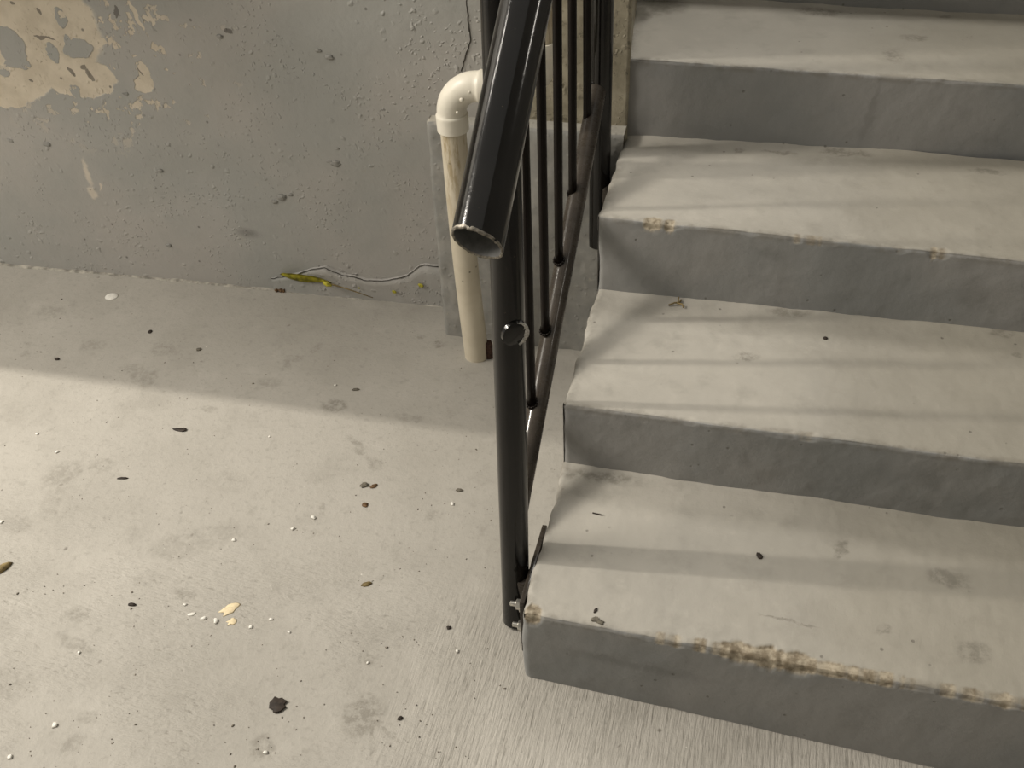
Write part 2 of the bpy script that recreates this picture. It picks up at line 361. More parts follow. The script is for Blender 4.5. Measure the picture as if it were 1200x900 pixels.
# knobs of render standing proud of the wall
bm = bmesh.new()
for (px, py, r) in ((393, 192, .010), (386, 190, .006), (330, 231, .009), (322, 236, .006), (385, 68, .007), (60, 165, .009), (18, 160, .008), (258, 42, .006), (200, 285, .006), (340, 228, .005), (372, 60, .005), (448, 130, .004), (190, 198, .005), (150, 108, .006), (395, 175, .004)):
    c = at(px, py, 1, .93); c.y = wy(c.x)
    q = bmesh.ops.create_icosphere(bm, subdivisions=3, radius=1)['verts']
    for v in q:
        n_ = 1+.45*nz(v.co.x*2+px, v.co.y*2, v.co.z*2+py)
        v.co = c+Vector((v.co.x*r*1.3*n_, v.co.y*r*.45*n_, v.co.z*r*.8*n_))
k = obj('render_lump', bm, PLINTH, wall)
k['kind'] = 'stuff'
# loose skin of paint lifting from the wall above the floor joint
crack = [(320, 323), (336, 320), (352, 317), (368, 312), (383, 310), (390, 314), (402, 319), (416, 322), (432, 326), (448, 327), (462, 325), (476, 322), (485, 316), (492, 310), (500, 309), (519, 312)]
bm = bmesh.new(); rows = []
for i in range(61):
    t = i/60*(len(crack)-1); a = int(min(t, len(crack)-2)); f_ = t-a
    px = crack[a][0]+(crack[a+1][0]-crack[a][0])*f_; py = crack[a][1]+(crack[a+1][1]-crack[a][1])*f_
    p = at(px, py, 1, .935); top = p.z+.0022*nz(px*.35)
    lift = .0045*min(1, i/8)*(.7+.5*nz(px*.11, 4)) + .001
    base = wy(p.x)-.0045
    rows.append([bm.verts.new(v) for v in ((p.x, base+.009, top), (p.x, base-lift, top), (p.x, base-lift*.8, top*.72), (p.x, base-lift*.5, top*.4), (p.x, base-lift*.6, .0))])
for a, b in zip(rows, rows[1:]):
    for j in range(4): bm.faces.new((a[j], a[j+1], b[j+1], b[j]))
fp = obj('loose_paint_skin', bm, WALL, wall); fp['label'] = 'blistered grey paint skin above the floor joint'
bm = bmesh.new(); rows = []  # dark ribbon standing in for the shadow gap over the skin
for i in range(61):
    t = i/60*(len(crack)-1); a = int(min(t, len(crack)-2)); f_ = t-a
    px = crack[a][0]+(crack[a+1][0]-crack[a][0])*f_; py = crack[a][1]+(crack[a+1][1]-crack[a][1])*f_
    p = at(px, py, 1, .935); wdt = .0002+.0030*max(0, nz(px*.31, 9)+.02); yb = wy(p.x)-.0062-.0045*min(1, i/8)*(.7+.5*nz(px*.11, 4))
    z0 = p.z+.0022*nz(px*.35)+.0016*nz(px*1.3, 2)
    rows.append([bm.verts.new(v) for v in ((p.x, yb+.0006+wdt*.8, z0+wdt+.0002), (p.x, yb, z0+wdt), (p.x, yb-.0006, z0-.0004))])
for a, b in zip(rows, rows[1:]):
    for j in range(2): bm.faces.new((a[j], a[j+1], b[j+1], b[j]))
CRK = plain('dark_crack', (.045, .04, .033), .9, 0, .4, 200)
fp = obj('crack_shade_ribbon', bm, CRK, wall); fp['label'] = 'dark ribbon for the shade in the crack along the top of the loose paint'
# hairline crack above the elbow
bm = bmesh.new(); q = []
for i in range(31):
    t = i/30*4; a = min(int(t), 3); L_ = [(546, -6), (548, 25), (551, 48), (545, 66), (540, 84)]
    p = at(L_[a][0]+(L_[a+1][0]-L_[a][0])*(t-a)+1.5*nz(i*.6), L_[a][1]+(L_[a+1][1]-L_[a][1])*(t-a), 1, .94); p.y = wy(p.x)-.0005+.004*nz(p.x*5, p.z*5); q.append(p)
tube(bm, q, [.0012+.0007*nz(i*.5, 6) for i in range(31)], 6, True)
obj('hairline_crack', bm, CRK, wall)
# dirt seam where floor meets wall
bm = bmesh.new(); rows = []
for i in range(181):
    x = -2.2+1.83*i/180; hgt = max(.0004, .0022+.005*nz(x*18, 2)); dep = max(.001, .004+.006*nz(x*15, 8))
    y = wy(x)-.003
    rows.append([bm.verts.new(v) for v in ((x, y+.004, hgt+.001), (x, y-.001, hgt), (x, y-dep, .0008), (x, y-dep-.001, -.001))])
for a, b in zip(rows, rows[1:]):
    for j in range(3): bm.faces.new((a[j], a[j+1], b[j+1], b[j]))
JNT = plain('floor_joint_mortar', (.36, .34, .295), .8, 0, .45, 50)
fp = obj('joint_fillet', bm, JNT, wall); fp['label'] = 'ragged mortar fillet along the floor joint'

# unseen walls added to cut light: right of the flight and behind the viewer
PAINT = plain('added_wall_grey_paint', (.19, .185, .172), .7, 0, .08, 6)
bm = bmesh.new(); box(bm, (.985, -2.5, -.02), (1.10, 2.7, 3.2))
tag(obj('added_wall_right', bm, PAINT, None, False), 'unseen grey painted wall on the far right side of the stair flight', kind='structure')
bm = bmesh.new(); box(bm, (-4.2, -2.62, -.02), (1.10, -2.5, 3.2))
tag(obj('added_wall_front', bm, PAINT, None, False), 'unseen grey painted wall behind the viewer', kind='structure')
# unseen slab added to shade the floor next to the wall
bm = bmesh.new(); box(bm, (-4.2, .371, 1.15), (-1.27, .94, 1.30))
bmm = obj('shade_slab_1', bm, plain('shade_slab_paint', (.35, .34, .31), .8), None, False); tag(bmm, 'unseen slab added to shade the floor beside the wall', kind='structure')

# ------------------------------------------------------------------ plinth
bm = bmesh.new()
def chipfn(x, z): return 0
XL = -.372
xs = [XL+(0-XL)*i/90 for i in range(91)]
prof = []
for i in range(34): prof.append((0, i/33))
def pl_pt(x, k, n):
    top = .474+.004*nz(x*9, 5)
    if k <= n:                                   # front face
        t = k/n; z = top*t; y = .829+(.912-.829)*t**1.15
    else:
        t = (k-n)/8; z = top+.0015*t; y = .912+(wy(x)+.004-.912)*t
    return x, y, z
rows = []
N = 60
for i in range(-8, 91):
    row = []
    for k_ in range(N+9):
        x = XL if i < 0 else xs[i]
        X_, y, z = pl_pt(x, k_, N)
        t = max(0, min(1, z/.48))
        if i < 0:                                # left return runs back to the wall
            f_ = -i/8; y = y+(wy(x)+.004-y)*f_
        # leaning left edge and rounded arris
        xx = X_-(.004+.024*t)*max(0, 1-(X_-XL)/.2)
        e = max(0, 1-(X_-XL)/.006) if i >= 0 else 0
        y += .003*e*e
        if abs(k_-N) <= 1: y += .0015; z -= .0015
        d = .0025*nz(xx*30, y*30, z*30)+.0015*nz(xx*80, y*80, z*80)
        if k_ >= N-10 and X_ < XL+.03: d += .004*max(0, nz(z*60, X_*60, 3)+.2)
        row.append(bm.verts.new((xx+(d if i < 0 else d*.4), y+d, max(-.002, z+d*.3))))
    rows.append(row)
for a, b in zip(rows, rows[1:]):
    for j in range(len(a)-1): bm.faces.new((a[j], a[j+1], b[j+1], b[j])) if False else bm.faces.new((a[j], b[j], b[j+1], a[j+1]))
lay = bm.verts.layers.float.new('chip')
for v in bm.verts:
    x, y, z = v.co
    v[lay] = max(0, min(1, 4*(nz(x*35, z*35, 1)+.55-abs(z-.484)*45-abs(x-XL-.02)*14))) if z > .44 else 0
    if z > .47 and y > .915: v[lay] = max(v[lay], .35 if x > XL+.04 else .9)
pl = obj('wall_plinth', bm, PLINTH)
tag(pl, 'low grey battered concrete plinth against the wall behind the drain pipe', 'plinth')
centre_off = None

# ------------------------------------------------------------------ stairs
riser = [(.003, -.040), (.323, -.042), (.652, -.049), (.960, .022), (1.290, .024), (1.61, .02)]
treadz = [(0, 0), (.157, .040), (.291, .036), (.448, .008), (.606, -.020), (.757, -.01)]
stair = empty('concrete_staircase', (.7, .6, 0), 'grey painted concrete steps with pale worn treads rising to the right of the railing', 'stairs')
def chips(k, x):
    """how far the nose of step k has broken away at x (metres) and where"""
    d = 0
    def c(x0, w, a, ph=0):
        t = abs(x-x0)/w
        return a*max(0, 1-t*t)*(.8+.9*nz(x*31+ph, k*3)+.45*nz(x*67+ph, k*5)+.3*nz(x*140, ph)) if t < 1 else 0
    if k == 1:
        d += c(.36, .055, .0095)+c(.27, .11, .0060, 3)+c(.45, .10, .0062, 5)+c(.62, .14, .0052, 8)+c(.015, .02, .008, 9)
        d += max(0, nz(x*30, 3)+.0)*.003
    if k == 2: d += c(.35, .05, .003)+max(0, nz(x*22, 8)-.15)*.006
    if k == 3: d += c(.108, .042, .0085)+c(.36, .05, .005, 2)+c(.56, .02, .006, 4)+max(0, nz(x*25, 12)-.1)*.006
    if k == 4: d += max(0, nz(x*20, 22)-.1)*.005
    return d
def gs(a, b, n, lo=0, hi=0):
    """samples from a to b with finer steps near the ends"""
    out = []
    if lo: out += [a+lo*i for i in range(8)]
    s0 = a+8*lo if lo else a; s1 = b-8*hi if hi else b
    out += [s0+(s1-s0)*i/n for i in range(n+1)]
    if hi: out += [b-hi*(7-i) for i in range(8)]
    return out
def make_step(k):
    W = 1.30
    xs = gs(0, .80, 230, .0016) + [.80+.18*i/10 for i in range(1, 11)]
    D = .345; H = .30
    # u runs up the riser (w from 0..1 of height) then back over the tread
    us = [('r', t) for t in [i/22*.9 for i in range(23)]+[.9+.1*i/12 for i in range(1, 13)]]
    us += [('t', t) for t in [.004*i/3 for i in range(1, 4)]+[.004+.0028*i for i in range(1, 13)]+[.04+(.33-.04)*i/46 for i in range(1, 47)]+[.345]]
    sideN = 6
    bm = bmesh.new(); L1 = bm.verts.layers.float.new('tread'); L2 = bm.verts.layers.float.new('chip'); L3 = bm.verts.layers.float.new('edge')
    Rr = .007; cols = []
    xoff = {1: .002, 2: -.001, 3: -.003, 4: -.004, 5: -.004}.get(k, 0)
    for ci in range(-sideN, len(xs)):
        x = xs[max(ci, 0)]; col = []
        yf = riser[k-1][0]+riser[k-1][1]*x; zt = treadz[k][0]+treadz[k][1]*x
        zb = treadz[k-1][0]+treadz[k-1][1]*x-.006
        cd_ = chips(k, x)
        for kind, t in us:
            if kind == 'r':
                p = Vector((x, yf, zb+(zt-zb)*t)); tr = 0
            else:
                p = Vector((x, yf+t, zt)); tr = 1
            # rounding of nose and of the open end
            ix = max(p.x, Rr*1.5) if p.x < Rr*1.5 else p.x
            iy = max(p.y, yf+Rr); iz = min(p.z, zt-Rr)
            v = Vector((0, p.y-iy, p.z-iz))
            if v.length > 1e-6 and p.y < yf+Rr+1e-6 and p.z > zt-Rr-1e-6:
                v = v.normalized()*Rr; p = Vector((p.x, iy, iz))+v
            dn = max(0, p.y-yf)+max(0, zt-p.z)          # distance from the nose line
            # nose wear
            chipm = 0
            if cd_ > 0 and dn < .045:
                reach = .004+cd_*1.5
                if dn < reach*1.35:
                    q = max(0, 1-dn/(reach*1.35))
                    jag = (.75+.45*nz(p.x*60, p.y*60, p.z*60))
                    m_ = min(cd_, cd_*q*2.6)*jag
                    p += Vector((0, m_*.62, -m_*.55)); 
                    chipm = min(1, max(0, (cd_-.0030)/.002))*min(1, q*4)
            # tread dips toward the nose, uneven plaster skin
            n1 = nz(p.x*6, p.y*6, k*5); n2 = nz(p.x*24, p.y*24, p.z*24+k); n3 = nz(p.x*75, p.y*75, p.z*75)
            if tr:
                p.z += .0022*n1+.0010*n2+.0005*n3
                # small fillet of mortar against the riser behind
                bk = riser[k][0]+riser[k][1]*x-p.y
                if bk < .02: p.z += .003*max(0, 1-bk/.02)**2*(1+.8*nz(x*16, k))
                # raised ragged edge at the open end
                if x < .03: p.z += .003*(1-x/.03)*(nz(p.y*40, k)+.2)
            else:
                p.y += .0016*n1+.0010*n2+.0004*n3
            # open end: bulging side
            if ci >= 0 and x < Rr*1.5:
                e = 1-x/(Rr*1.5); sag = Rr*(1-math.sqrt(max(0, 1-e*e)))
                if tr: p.z -= sag
                else: p.y += sag
            side = .006*nz(p.y*11, p.z*9, k*2)+.003*nz(p.y*40, p.z*40, k)
            f0 = max(0, 1-x/.05); p.x += (side+xoff)*f0 - .11*max(0, p.y-.955)*max(0, 1-x/.10)
            if ci < 0:
                f_ = -ci/sideN
                if tr: p.z = p.z+((zb)-p.z)*f_**1.0; 
                else: p.y = p.y+(yf+D*1-p.y)*0
                if not tr: p.y += .0*f_
                if tr: p.x += .002*math.sin(f_*3.1)
            v = bm.verts.new(p); v[L1] = min(1, max(0, (p.y-yf-.001)/.004)) if tr else 0
            if tr and ci < 0: v[L1] = 0
            v[L2] = chipm; v[L3] = max(0, 1-dn/.014)*.8 if kind == 't' or t > .9 else 0
            if tr and x < .02: v[L3] = max(v[L3], .6*(1-x/.02))
            col.append(v)
        cols.append(col)
    NR = sum(1 for u in us if u[0] == 'r')
    for ci, (a, b) in enumerate(zip(cols, cols[1:])):
        neg = ci < sideN
        for j in range(len(us)-1):
            if neg and j < NR-1: continue
            bm.faces.new((a[j], b[j], b[j+1], a[j+1]))
    # closing side for riser part: nothing more, the tread columns fold down to the foot
    bmesh.ops.remove_doubles(bm, verts=bm.verts, dist=1e-6)
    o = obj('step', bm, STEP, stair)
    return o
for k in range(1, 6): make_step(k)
# core of the flight that shows at its open end
bm = bmesh.new()
for k in range(1, 6):
    box(bm, (.0015, riser[k-1][0]+.045, -.0), (.978, riser[k][0]+.03, treadz[k][0]-.045))
STEPG = PLINTH
core = obj('flight_body', bm, STEPG, stair, False)

# ------------------------------------------------------------------ railing
rail = empty('stair_railing', (-.04, .13, 0), 'black and brown tubular metal stair railing bolted to the open side of the steps', 'railing')
A = Vector((-.037, .105, .004)); Bp = Vector((-.037, .165, .65))
def along(a, b, z): t = (z-a.z)/(b.z-a.z); return a+(b-a)*t
def post(a, b, ztop, r, name='post'):
    bm = bmesh.new(); pts = [along(a, b, a.z+(ztop-a.z)*i/40) for i in range(41)]
    rings = tube(bm, pts, [r*(1+.012*nz(i*.7, a.y*9)) for i in range(41)], 40, True)
    bmesh.ops.bevel(bm, geom=[e for e in bm.edges if len(e.link_faces) == 2 and e.calc_face_angle(0) > 1], offset=.0015, segments=2, affect='EDGES')
    return sharp(obj(name, bm, BLACK, rail), 50)
p1 = post(A, Bp, 1.16, .0222)
fa = Vector((-.040, .878, .245)); fb = Vector((-.040, .881, .743))
p2 = post(fa, fb, 1.60, .0205)
def hexbolt(parent, c, n=Vector((-1, 0, 0)), r=.0085, name='bolt'):
    bm = bmesh.new(); s_ = n.orthogonal().normalized(); u = n.cross(s_)
    def ring(off, rr, m, ph=0): return [bm.verts.new(c+n*off+(s_*math.cos(2*math.pi*i/m+ph)+u*math.sin(2*math.pi*i/m+ph))*rr) for i in range(m)]
    def shell(L, m):
        for a, b in zip(L, L[1:]):
            for i in range(m): bm.faces.new((a[i], a[(i+1) % m], b[(i+1) % m], b[i]))
        bm.faces.new(L[0][::-1]); bm.faces.new(L[-1])
    shell([ring(0, r*1.35, 20), ring(.0015, r*1.35, 20)], 20)
    shell([ring(.0015, r, 6), ring(.0078, r, 6), ring(.0086, r*.85, 6)], 6)
    shell([ring(.008, r*.5, 14), ring(.017, r*.5, 14), ring(.018, r*.35, 14)], 14)
    return obj(name, bm, STEEL, parent, False)
def plate(postobj, dy, dz, first):
    bm = bmesh.new()
    box(bm, (-.0125, .045+dy, .004+dz), (-.0045, .208+dy, .127+dz), .0012, 2)
    for v in bm.verts: v.co.x += .0015*nz(v.co.y*30, v.co.z*30)
    pl_ = obj('mounting_plate', bm, BROWN, rail)
    sharp(pl_, 30)
    for (yy, zz) in (((.056, .108), (.060, .050)) if first else ()): b_ = hexbolt(rail, Vector((-.0125, yy+dy, zz+dz)))
    b_ = hexbolt(rail, Vector((-.0125, .190+dy, .05+dz)))
    # welded stub joining plate and post
    bm = bmesh.new()
    c0 = along(A, Bp, .09) if first else along(fa, fb, .09+dz)
    box(bm, (-.032, c0.y-.020, .035+dz), (-.008, c0.y+.012, .112+dz), .004, 2)
    bmesh.ops.subdivide_edges(bm, edges=bm.edges, cuts=3, use_grid_fill=True)
    for v in bm.verts: v.co += Vector((nz(*(v.co*90)), nz(*(v.co*90+Vector((5, 0, 0)))), nz(*(v.co*90+Vector((9, 0, 0))))))*.0035
    st = obj('weld_stub', bm, BROWN, rail); 
    return pl_
plate(p1, 0, 0, True)
plate(p2, .745, .275, False)
# bottom rail
RA = Vector((-.045, .249, .227)); RB = Vector((-.045, .893, .597)); rd = (RB-RA).normalized()
bm = bmesh.new(); s0 = RA-rd*.098; s1 = RA+rd*.718
tube(bm, [s0+(s1-s0)*i/50 for i in range(51)], [.0168*(1+.01*nz(i*.5)) for i in range(51)], 32, True)
sharp(obj('bottom_rail', bm, BROWN, rail), 50)
# weld collar where the bottom rail meets the far post
bm = bmesh.new(); c = RA+rd*.722
tube(bm, [c-rd*.006, c, c+rd*.006], [.0175, .0195, .0175], 32, True)
obj('weld_collar', bm, BLACK, rail)
# balusters
bal = [((623, 470), (617, 200)), ((639, 385), (635, 80)), ((655, 303), (654, 0)), ((671, 225), (671, 0)), ((688, 151), (688, 0))]
for i, (pa, pb) in enumerate(bal):
    a = at(*pa, 0, -.052); b = at(*pb, 0, -.052)
    b2 = along(a, b, a.z+.4); b2.y = a.y+(b2.y-a.y)*.7; 
    zt = 1.13+.575*(a.y-.165)
    top = along(a, b2, zt); lo = along(a, b2, a.z-.006)
    bm = bmesh.new(); tube(bm, [lo+(top-lo)*j/20 for j in range(21)], .0073, 16, True)
    bo = obj('baluster', bm, DARKB, rail)
    bm = bmesh.new()                       # bead of weld round the foot
    for q in range(14):
        an = q/14*2*math.pi; cc = a+Vector((math.cos(an)*.0082, math.sin(an)*.0082, -.003+.0045*math.sin(an)))
        vv = bmesh.ops.create_icosphere(bm, subdivisions=1, radius=.0030+.0012*nz(q*1.3, i))['verts']
        for v in vv: v.co = v.co*(1+.3*nz(q*3.1, v.co.x*800))+cc
    wb = obj('weld_bead', bm, DARKB, rail)
# top rail of the guard (above the frame)
bm = bmesh.new(); a = Vector((-.045, .150, 1.135)); b = Vector((-.045, .90, 1.135+.575*.75))
tube(bm, [a+(b-a)*i/20 for i in range(21)], .021, 32, True); sharp(obj('top_rail', bm, BLACK, rail), 50)
# handrail: hollow pipe, ragged sawn end towards the camera
HA = Vector((.0185, -.128, .881)); HB = Vector((.0185, .094, 1.026)); hd = (HB-HA).normalized()
hs = Vector((1, 0, 0)); hu = hs.cross(hd).normalized()
RO = .0255; RI = .0236; n = 72
def hring(r, s_, jag=0, phase=0):
    out = []
    for k in range(n):
        an = 2*math.pi*k/n
        off = hs*math.cos(an)*r+hu*math.sin(an)*r
        sl = -.20*off.x + .10*off.dot(hu)         # cut a little askew
        j = jag*(nz(math.cos(an)*5+phase, math.sin(an)*5)+.7*nz(math.cos(an)*16, math.sin(an)*16, phase))
        out.append(HA+hd*(s_+(sl if s_ < .05 else 0)+j)+off)
    return out
bm = bmesh.new(); prev = None
S = [0, .004, .01, .02, .04, .06]+[.1+.05*i for i in range(27)]
for i, s_ in enumerate(S):
    r = [bm.verts.new(p) for p in hring(RO*(1+.004*nz(s_*30)), s_, .0016 if i == 0 else (.0006 if i == 1 else 0))]
    if prev:
        for k in range(n): bm.faces.new((prev[k], prev[(k+1) % n], r[(k+1) % n], r[k]))
    prev = r
bm.faces.new(prev)
hr = obj('handrail', bm, BLACK, rail); hr['label'] = 'thick glossy black handrail with an open sawn end'
bm = bmesh.new(); prev = None
for i, s_ in enumerate([.0004, .01, .03, .06, .12, .3]):
    r = [bm.verts.new(p) for p in hring(RI, s_, .0016 if i == 0 else 0)]
    if prev:
        for k in range(n): bm.faces.new((prev[k], r[k], r[(k+1) % n], prev[(k+1) % n]))
    prev = r
bm.faces.new(prev[::-1])
pi_ = obj('pipe_bore', bm, INNER, rail); pi_['label'] = 'pale grey inside of the open handrail pipe'
bm = bmesh.new()
ro = hring(RO*1.005, .0002, .0016); ri = hring(RI*.985, .0006, .0016); rm = hring((RO+RI)/2, -.0012, .0016); rb = hring(RO*1.006, .0022, .0009)
R_ = [[bm.verts.new(p+Vector((nz(i*2.2, q), nz(i*2.2, q+5), nz(i*2.2, q+9)))*.0006) for i, p in enumerate(L)] for q, L in enumerate((rb, ro, rm, ri))]
for a, b in zip(R_, R_[1:]):
    for k in range(n): bm.faces.new((a[k], b[k], b[(k+1) % n], a[(k+1) % n]))
ct = obj('sawn_rim', bm, CUT, rail); ct['label'] = 'ragged bare metal rim of the sawn handrail'
# handrail brackets (above the frame)
for yy in (.19, .88):
    t = (yy-HA.y)/hd.y; c = HA+hd*t; bm = bmesh.new()
    tube(bm, [c+Vector((-.012, 0, -.018)), c+Vector((-.03, 0, -.024)), Vector((-.045, yy, c.z-.024))], .008, 16, True)
    obj('handrail_bracket', bm, BLACK, rail)
# cut-off bracket stub with chalky chips on the near post
c = at(609.5, 379, 0, -.022); pc = along(A, Bp, c.z); dr = Vector((.62, -.78, -.05)).normalized()
bm = bmesh.new()
tube(bm, [pc+dr*.0185, pc+dr*.0235, pc+dr*.0245], [.0195, .0190, .0165], 28, True)
bmesh.ops.recalc_face_normals(bm, faces=bm.faces)
stub = sharp(obj('bracket_stub', bm, BLACK, rail), 40); stub['label'] = 'round stub of a sawn-off bracket on the near post'
bm = bmesh.new(); rows = []
e1 = Vector((0, 0, 1)); e2 = dr.cross(e1).normalized(); 
if e2.x < 0: e2 = -e2
for i in range(25):
    an = math.radians(-80+165*i/24)
    th = .0068*math.sin(math.pi*min(1, max(0, i/24)))**.6*(1+.6*nz(i*.9, 3)); ru = .0190+.001*nz(i*.8)
    dirv = e2*math.cos(an)+e1*math.sin(an)
    h_ = .0245+.002*nz(i*1.1, 7)
    rows.append([bm.verts.new(pc+dr*.0215+dirv*ru), bm.verts.new(pc+dr*(h_+.002)+dirv*(ru-.0008)), bm.verts.new(pc+dr*h_+dirv*(ru-th)), bm.verts.new(pc+dr*.0225+dirv*(ru-th-.0006))])
for a, b in zip(rows, rows[1:]):
    for j in range(3): bm.faces.new((a[j], a[j+1], b[j+1], b[j]))
bmesh.ops.recalc_face_normals(bm, faces=bm.faces)
ck = obj('chalky_chip', bm, CHALK, rail); ck['label'] = 'whitish flaked crescent on the cut bracket stub'

# ------------------------------------------------------------------ drain pipe
pb = Vector((-.287, .772, 0)); pt = Vector((-.297, .772, .558))
pipe = empty('drain_pipe', pb, 'cream plastic drain pipe with white elbow standing in front of the plinth', 'pipe')
bm = bmesh.new()
pp = []
for i in range(33):
    t = i/32; p = pb+(pt-pb)*t; p.x -= .004*math.sin(math.pi*t); p.z -= .002 if i == 0 else 0; pp.append(p)
tube(bm, pp, [.0262-.0022*(i/32) for i in range(33)], 36, True); sharp(obj('pipe_length', bm, PVC, pipe), 50)
REDBR = plain('dark_red_brown', (.06, .03, .02), .8, 0, .5, 150, .8)
c = at(575, 420); bm = bmesh.new()  # dark stub filling the dark gap between pipe and post
tube(bm, [c+Vector((-.004, .006, 0)), c+Vector((-.004, .006, .022)), c+Vector((-.006, .006, .040))], [.0105, .010, .0085], 18, True)
for v in bm.verts: v.co += Vector((nz(*(v.co*120)), nz(*(v.co*120+Vector((3, 0, 0)))), 0))*.002
tag(centre(obj('dark_stub', bm, REDBR)), 'short dark reddish brown stub on the floor between the cream pipe and the near post', 'stub')
# elbow: from vertical up, turning right
ec = Vector((pt.x, pt.y, .562)); RB_ = .066
def elbow(c0, d0, d1, rb, r, rc, nm='elbow'):
    """90 degree bend starting at c0 heading d0, leaving along d1"""
    bm = bmesh.new(); pts = []; rad = []
    for q, rr in ((-.030, rc*.985), (-.0295, rc), (-.0025, rc*1.02), (.0005, rc*1.02), (.0022, rc*.99), (.004, r)): pts.append(c0+d0*q); rad.append(rr)
    for i in range(1, 17):
        an = math.pi/2*i/16; pts.append(c0+d0*.004+d0*math.sin(an)*rb+d1*(1-math.cos(an))*rb); rad.append(r)
    e = pts[-1]
    for q, rr in ((.003, rc*.99), (.0048, rc*1.02), (.0078, rc*1.02), (.028, rc), (.0285, rc*.985)): pts.append(e+d1*q); rad.append(rr)
    tube(bm, pts, rad, 40, True)
    o = sharp(obj(nm, bm, PVCW, pipe), 40)
    return o, e+d1*.0285
Z = Vector((0, 0, 1)); X1 = Vector((1, .03, 0)).normalized()
el, e_end = elbow(ec, Z, X1, .053, .0275, .0295)
# moulded dots on the side of the elbow facing out
for (px, py, r) in ((541, 117, .0042), (536, 132, .0032), (550, 108, .0024)):
    bm = bmesh.new(); c = at(px, py, 1, pt.y-.026)
    vv = bmesh.ops.create_uvsphere(bm, u_segments=14, v_segments=8, radius=r)['verts']
    for v in vv: v.co = Vector((v.co.x, v.co.y*.6, v.co.z))+c
    obj('moulded_mark', bm, PVCW, pipe)
# short link, second elbow turning up, riser pipe
c2 = Vector((-.128, pt.y+.004, 0)); z_h = e_end.z
l0 = e_end-X1*.02; l1 = Vector((c2.x-.058, e_end.y+.002, z_h))
bm = bmesh.new(); tube(bm, [l0, l1+X1*.02], .0245, 32, True); obj('pipe_length', bm, PVC, pipe)
e2, e2end = elbow(Vector((c2.x-.064, e_end.y+.002, z_h)), X1, Z, .060, .0275, .0295)
bm = bmesh.new(); tube(bm, [e2end-Z*.02, e2end+Z*.5, e2end+Z*1.0], .0245, 32, True); obj('pipe_length', bm, PVC, pipe)

# ------------------------------------------------------------------ debris on floor and steps
def flat(name, outline, mat, c, th, label, cat, group=None, dome=.0, tilt=(0, 0), curl=0):
    """thin irregular piece lying on a surface; outline in metres round its centre"""
    bm = bmesh.new(); m = len(outline); lo, mi, hi = [], [], []
    for (x, y) in outline:
        z = tilt[0]*x+tilt[1]*y+curl*(x*x+y*y)
        lo.append(bm.verts.new((x, y, 0+z))); hi.append(bm.verts.new((x*.86, y*.86, th+z*.95)))
    cen = bm.verts.new((0, 0, th+dome)); cl = bm.verts.new((0, 0, 0))
    for k in range(m):
        j = (k+1) % m
        bm.faces.new((lo[k], lo[j], hi[j], hi[k])); bm.faces.new((hi[k], hi[j], cen)); bm.faces.new((lo[j], lo[k], cl))
    zmin = min(v.co.z for v in bm.verts)
    for v in bm.verts: v.co.z -= zmin
    o = obj(name, bm, mat); o.location = c; tag(o, label, cat, group); return o
def irr(rx, ry, ang=0, seed=0, m=14, j=.25):
    out = []
    for k in range(m):
        a = 2*math.pi*k/m; r = 1+j*nz(math.cos(a)*1.7+seed*3.7, math.sin(a)*1.7, seed)*1.6
        x, y = rx*r*math.cos(a), ry*r*math.sin(a)
        out.append((x*math.cos(ang)-y*math.sin(ang), x*math.sin(ang)+y*math.cos(ang)))
    return out
DLEAF = plain('dark_dead_leaf', (.035, .026, .02), .7, 0, .4, 120)
BLEAF = plain('brown_dead_leaf', (.13, .075, .035), .7, 0, .4, 120)
OLEAF = plain('olive_dry_leaf', (.20, .15, .065), .7, 0, .4, 90)
GRIT = plain('grit_brown', (.17, .15, .12), .9, 0, .5, 500)
GREYL = plain('grey_dirt_clod', (.16, .145, .115), .9, 0, .4, 200)
WHITE = plain('white_chip', (.80, .78, .72), .5, 0, .1, 200)
CREAM = plain('cream_paint_flake', (.78, .66, .44), .6, 0, .1, 200)
YLEAF = plain('yellowing_leaf', (.42, .38, .04), .5, 0, .5, 70)
def F(px, py): return at(px, py)+Vector((0, 0, .0006))
flat('dead_leaf', [(-.017, -.002), (-.009, .003), (.001, .006), (.010, .0065), (.014, .004), (.015, -.001), (.009, -.005), (-.002, -.005), (-.010, -.004)], DLEAF, F(211, 504), .0012, 'small dark dead leaf lying alone on the floor left of the pipe', 'leaf', dome=.001, curl=8)
flat('dead_leaf', irr(.0135, .013, .3, 4, 16, .3), DLEAF, F(326, 827), .001, 'crumpled near-black leaf at the bottom of the floor', 'leaf', dome=.0015, curl=10)
flat('dead_leaf', irr(.008, .0045, .7, 6), BLEAF, F(438, 570), .0014, 'reddish brown leaf scrap, upper one of a pair on the floor', 'leaf', dome=.001)
flat('dead_leaf', irr(.006, .0055, .2, 8), BLEAF, F(428, 592), .0014, 'reddish brown leaf scrap, lower one of a pair on the floor', 'leaf', dome=.001)
flat('dirt_clod', irr(.0095, .006, .5, 11, 14, .5), GREYL, F(427, 569), .003, 'grey crumb of dirt touching a reddish brown leaf scrap', 'dirt')
flat('dead_leaf', irr(.010, .0048, .55, 12), OLEAF, F(430, 685), .0018, 'olive brown dry leaf scrap lying left of the near post', 'leaf', dome=.001)
flat('twig', irr(.0075, .0030, .15, 13), DLEAF, F(155, 709), .0025, 'stubby dark brown twig end on the floor far left', 'twig')
flat('twig', irr(.011, .0022, .25, 14), DLEAF, F(144, 561), .002, 'thin dark twig in the bright patch of floor at left', 'twig')
flat('bottle_cap', irr(.0165, .0150, 0, 2, 28, .03), WHITE, F(131, 348), .0022, 'flat round whitish disc lying near the wall', 'disc', dome=.0004)
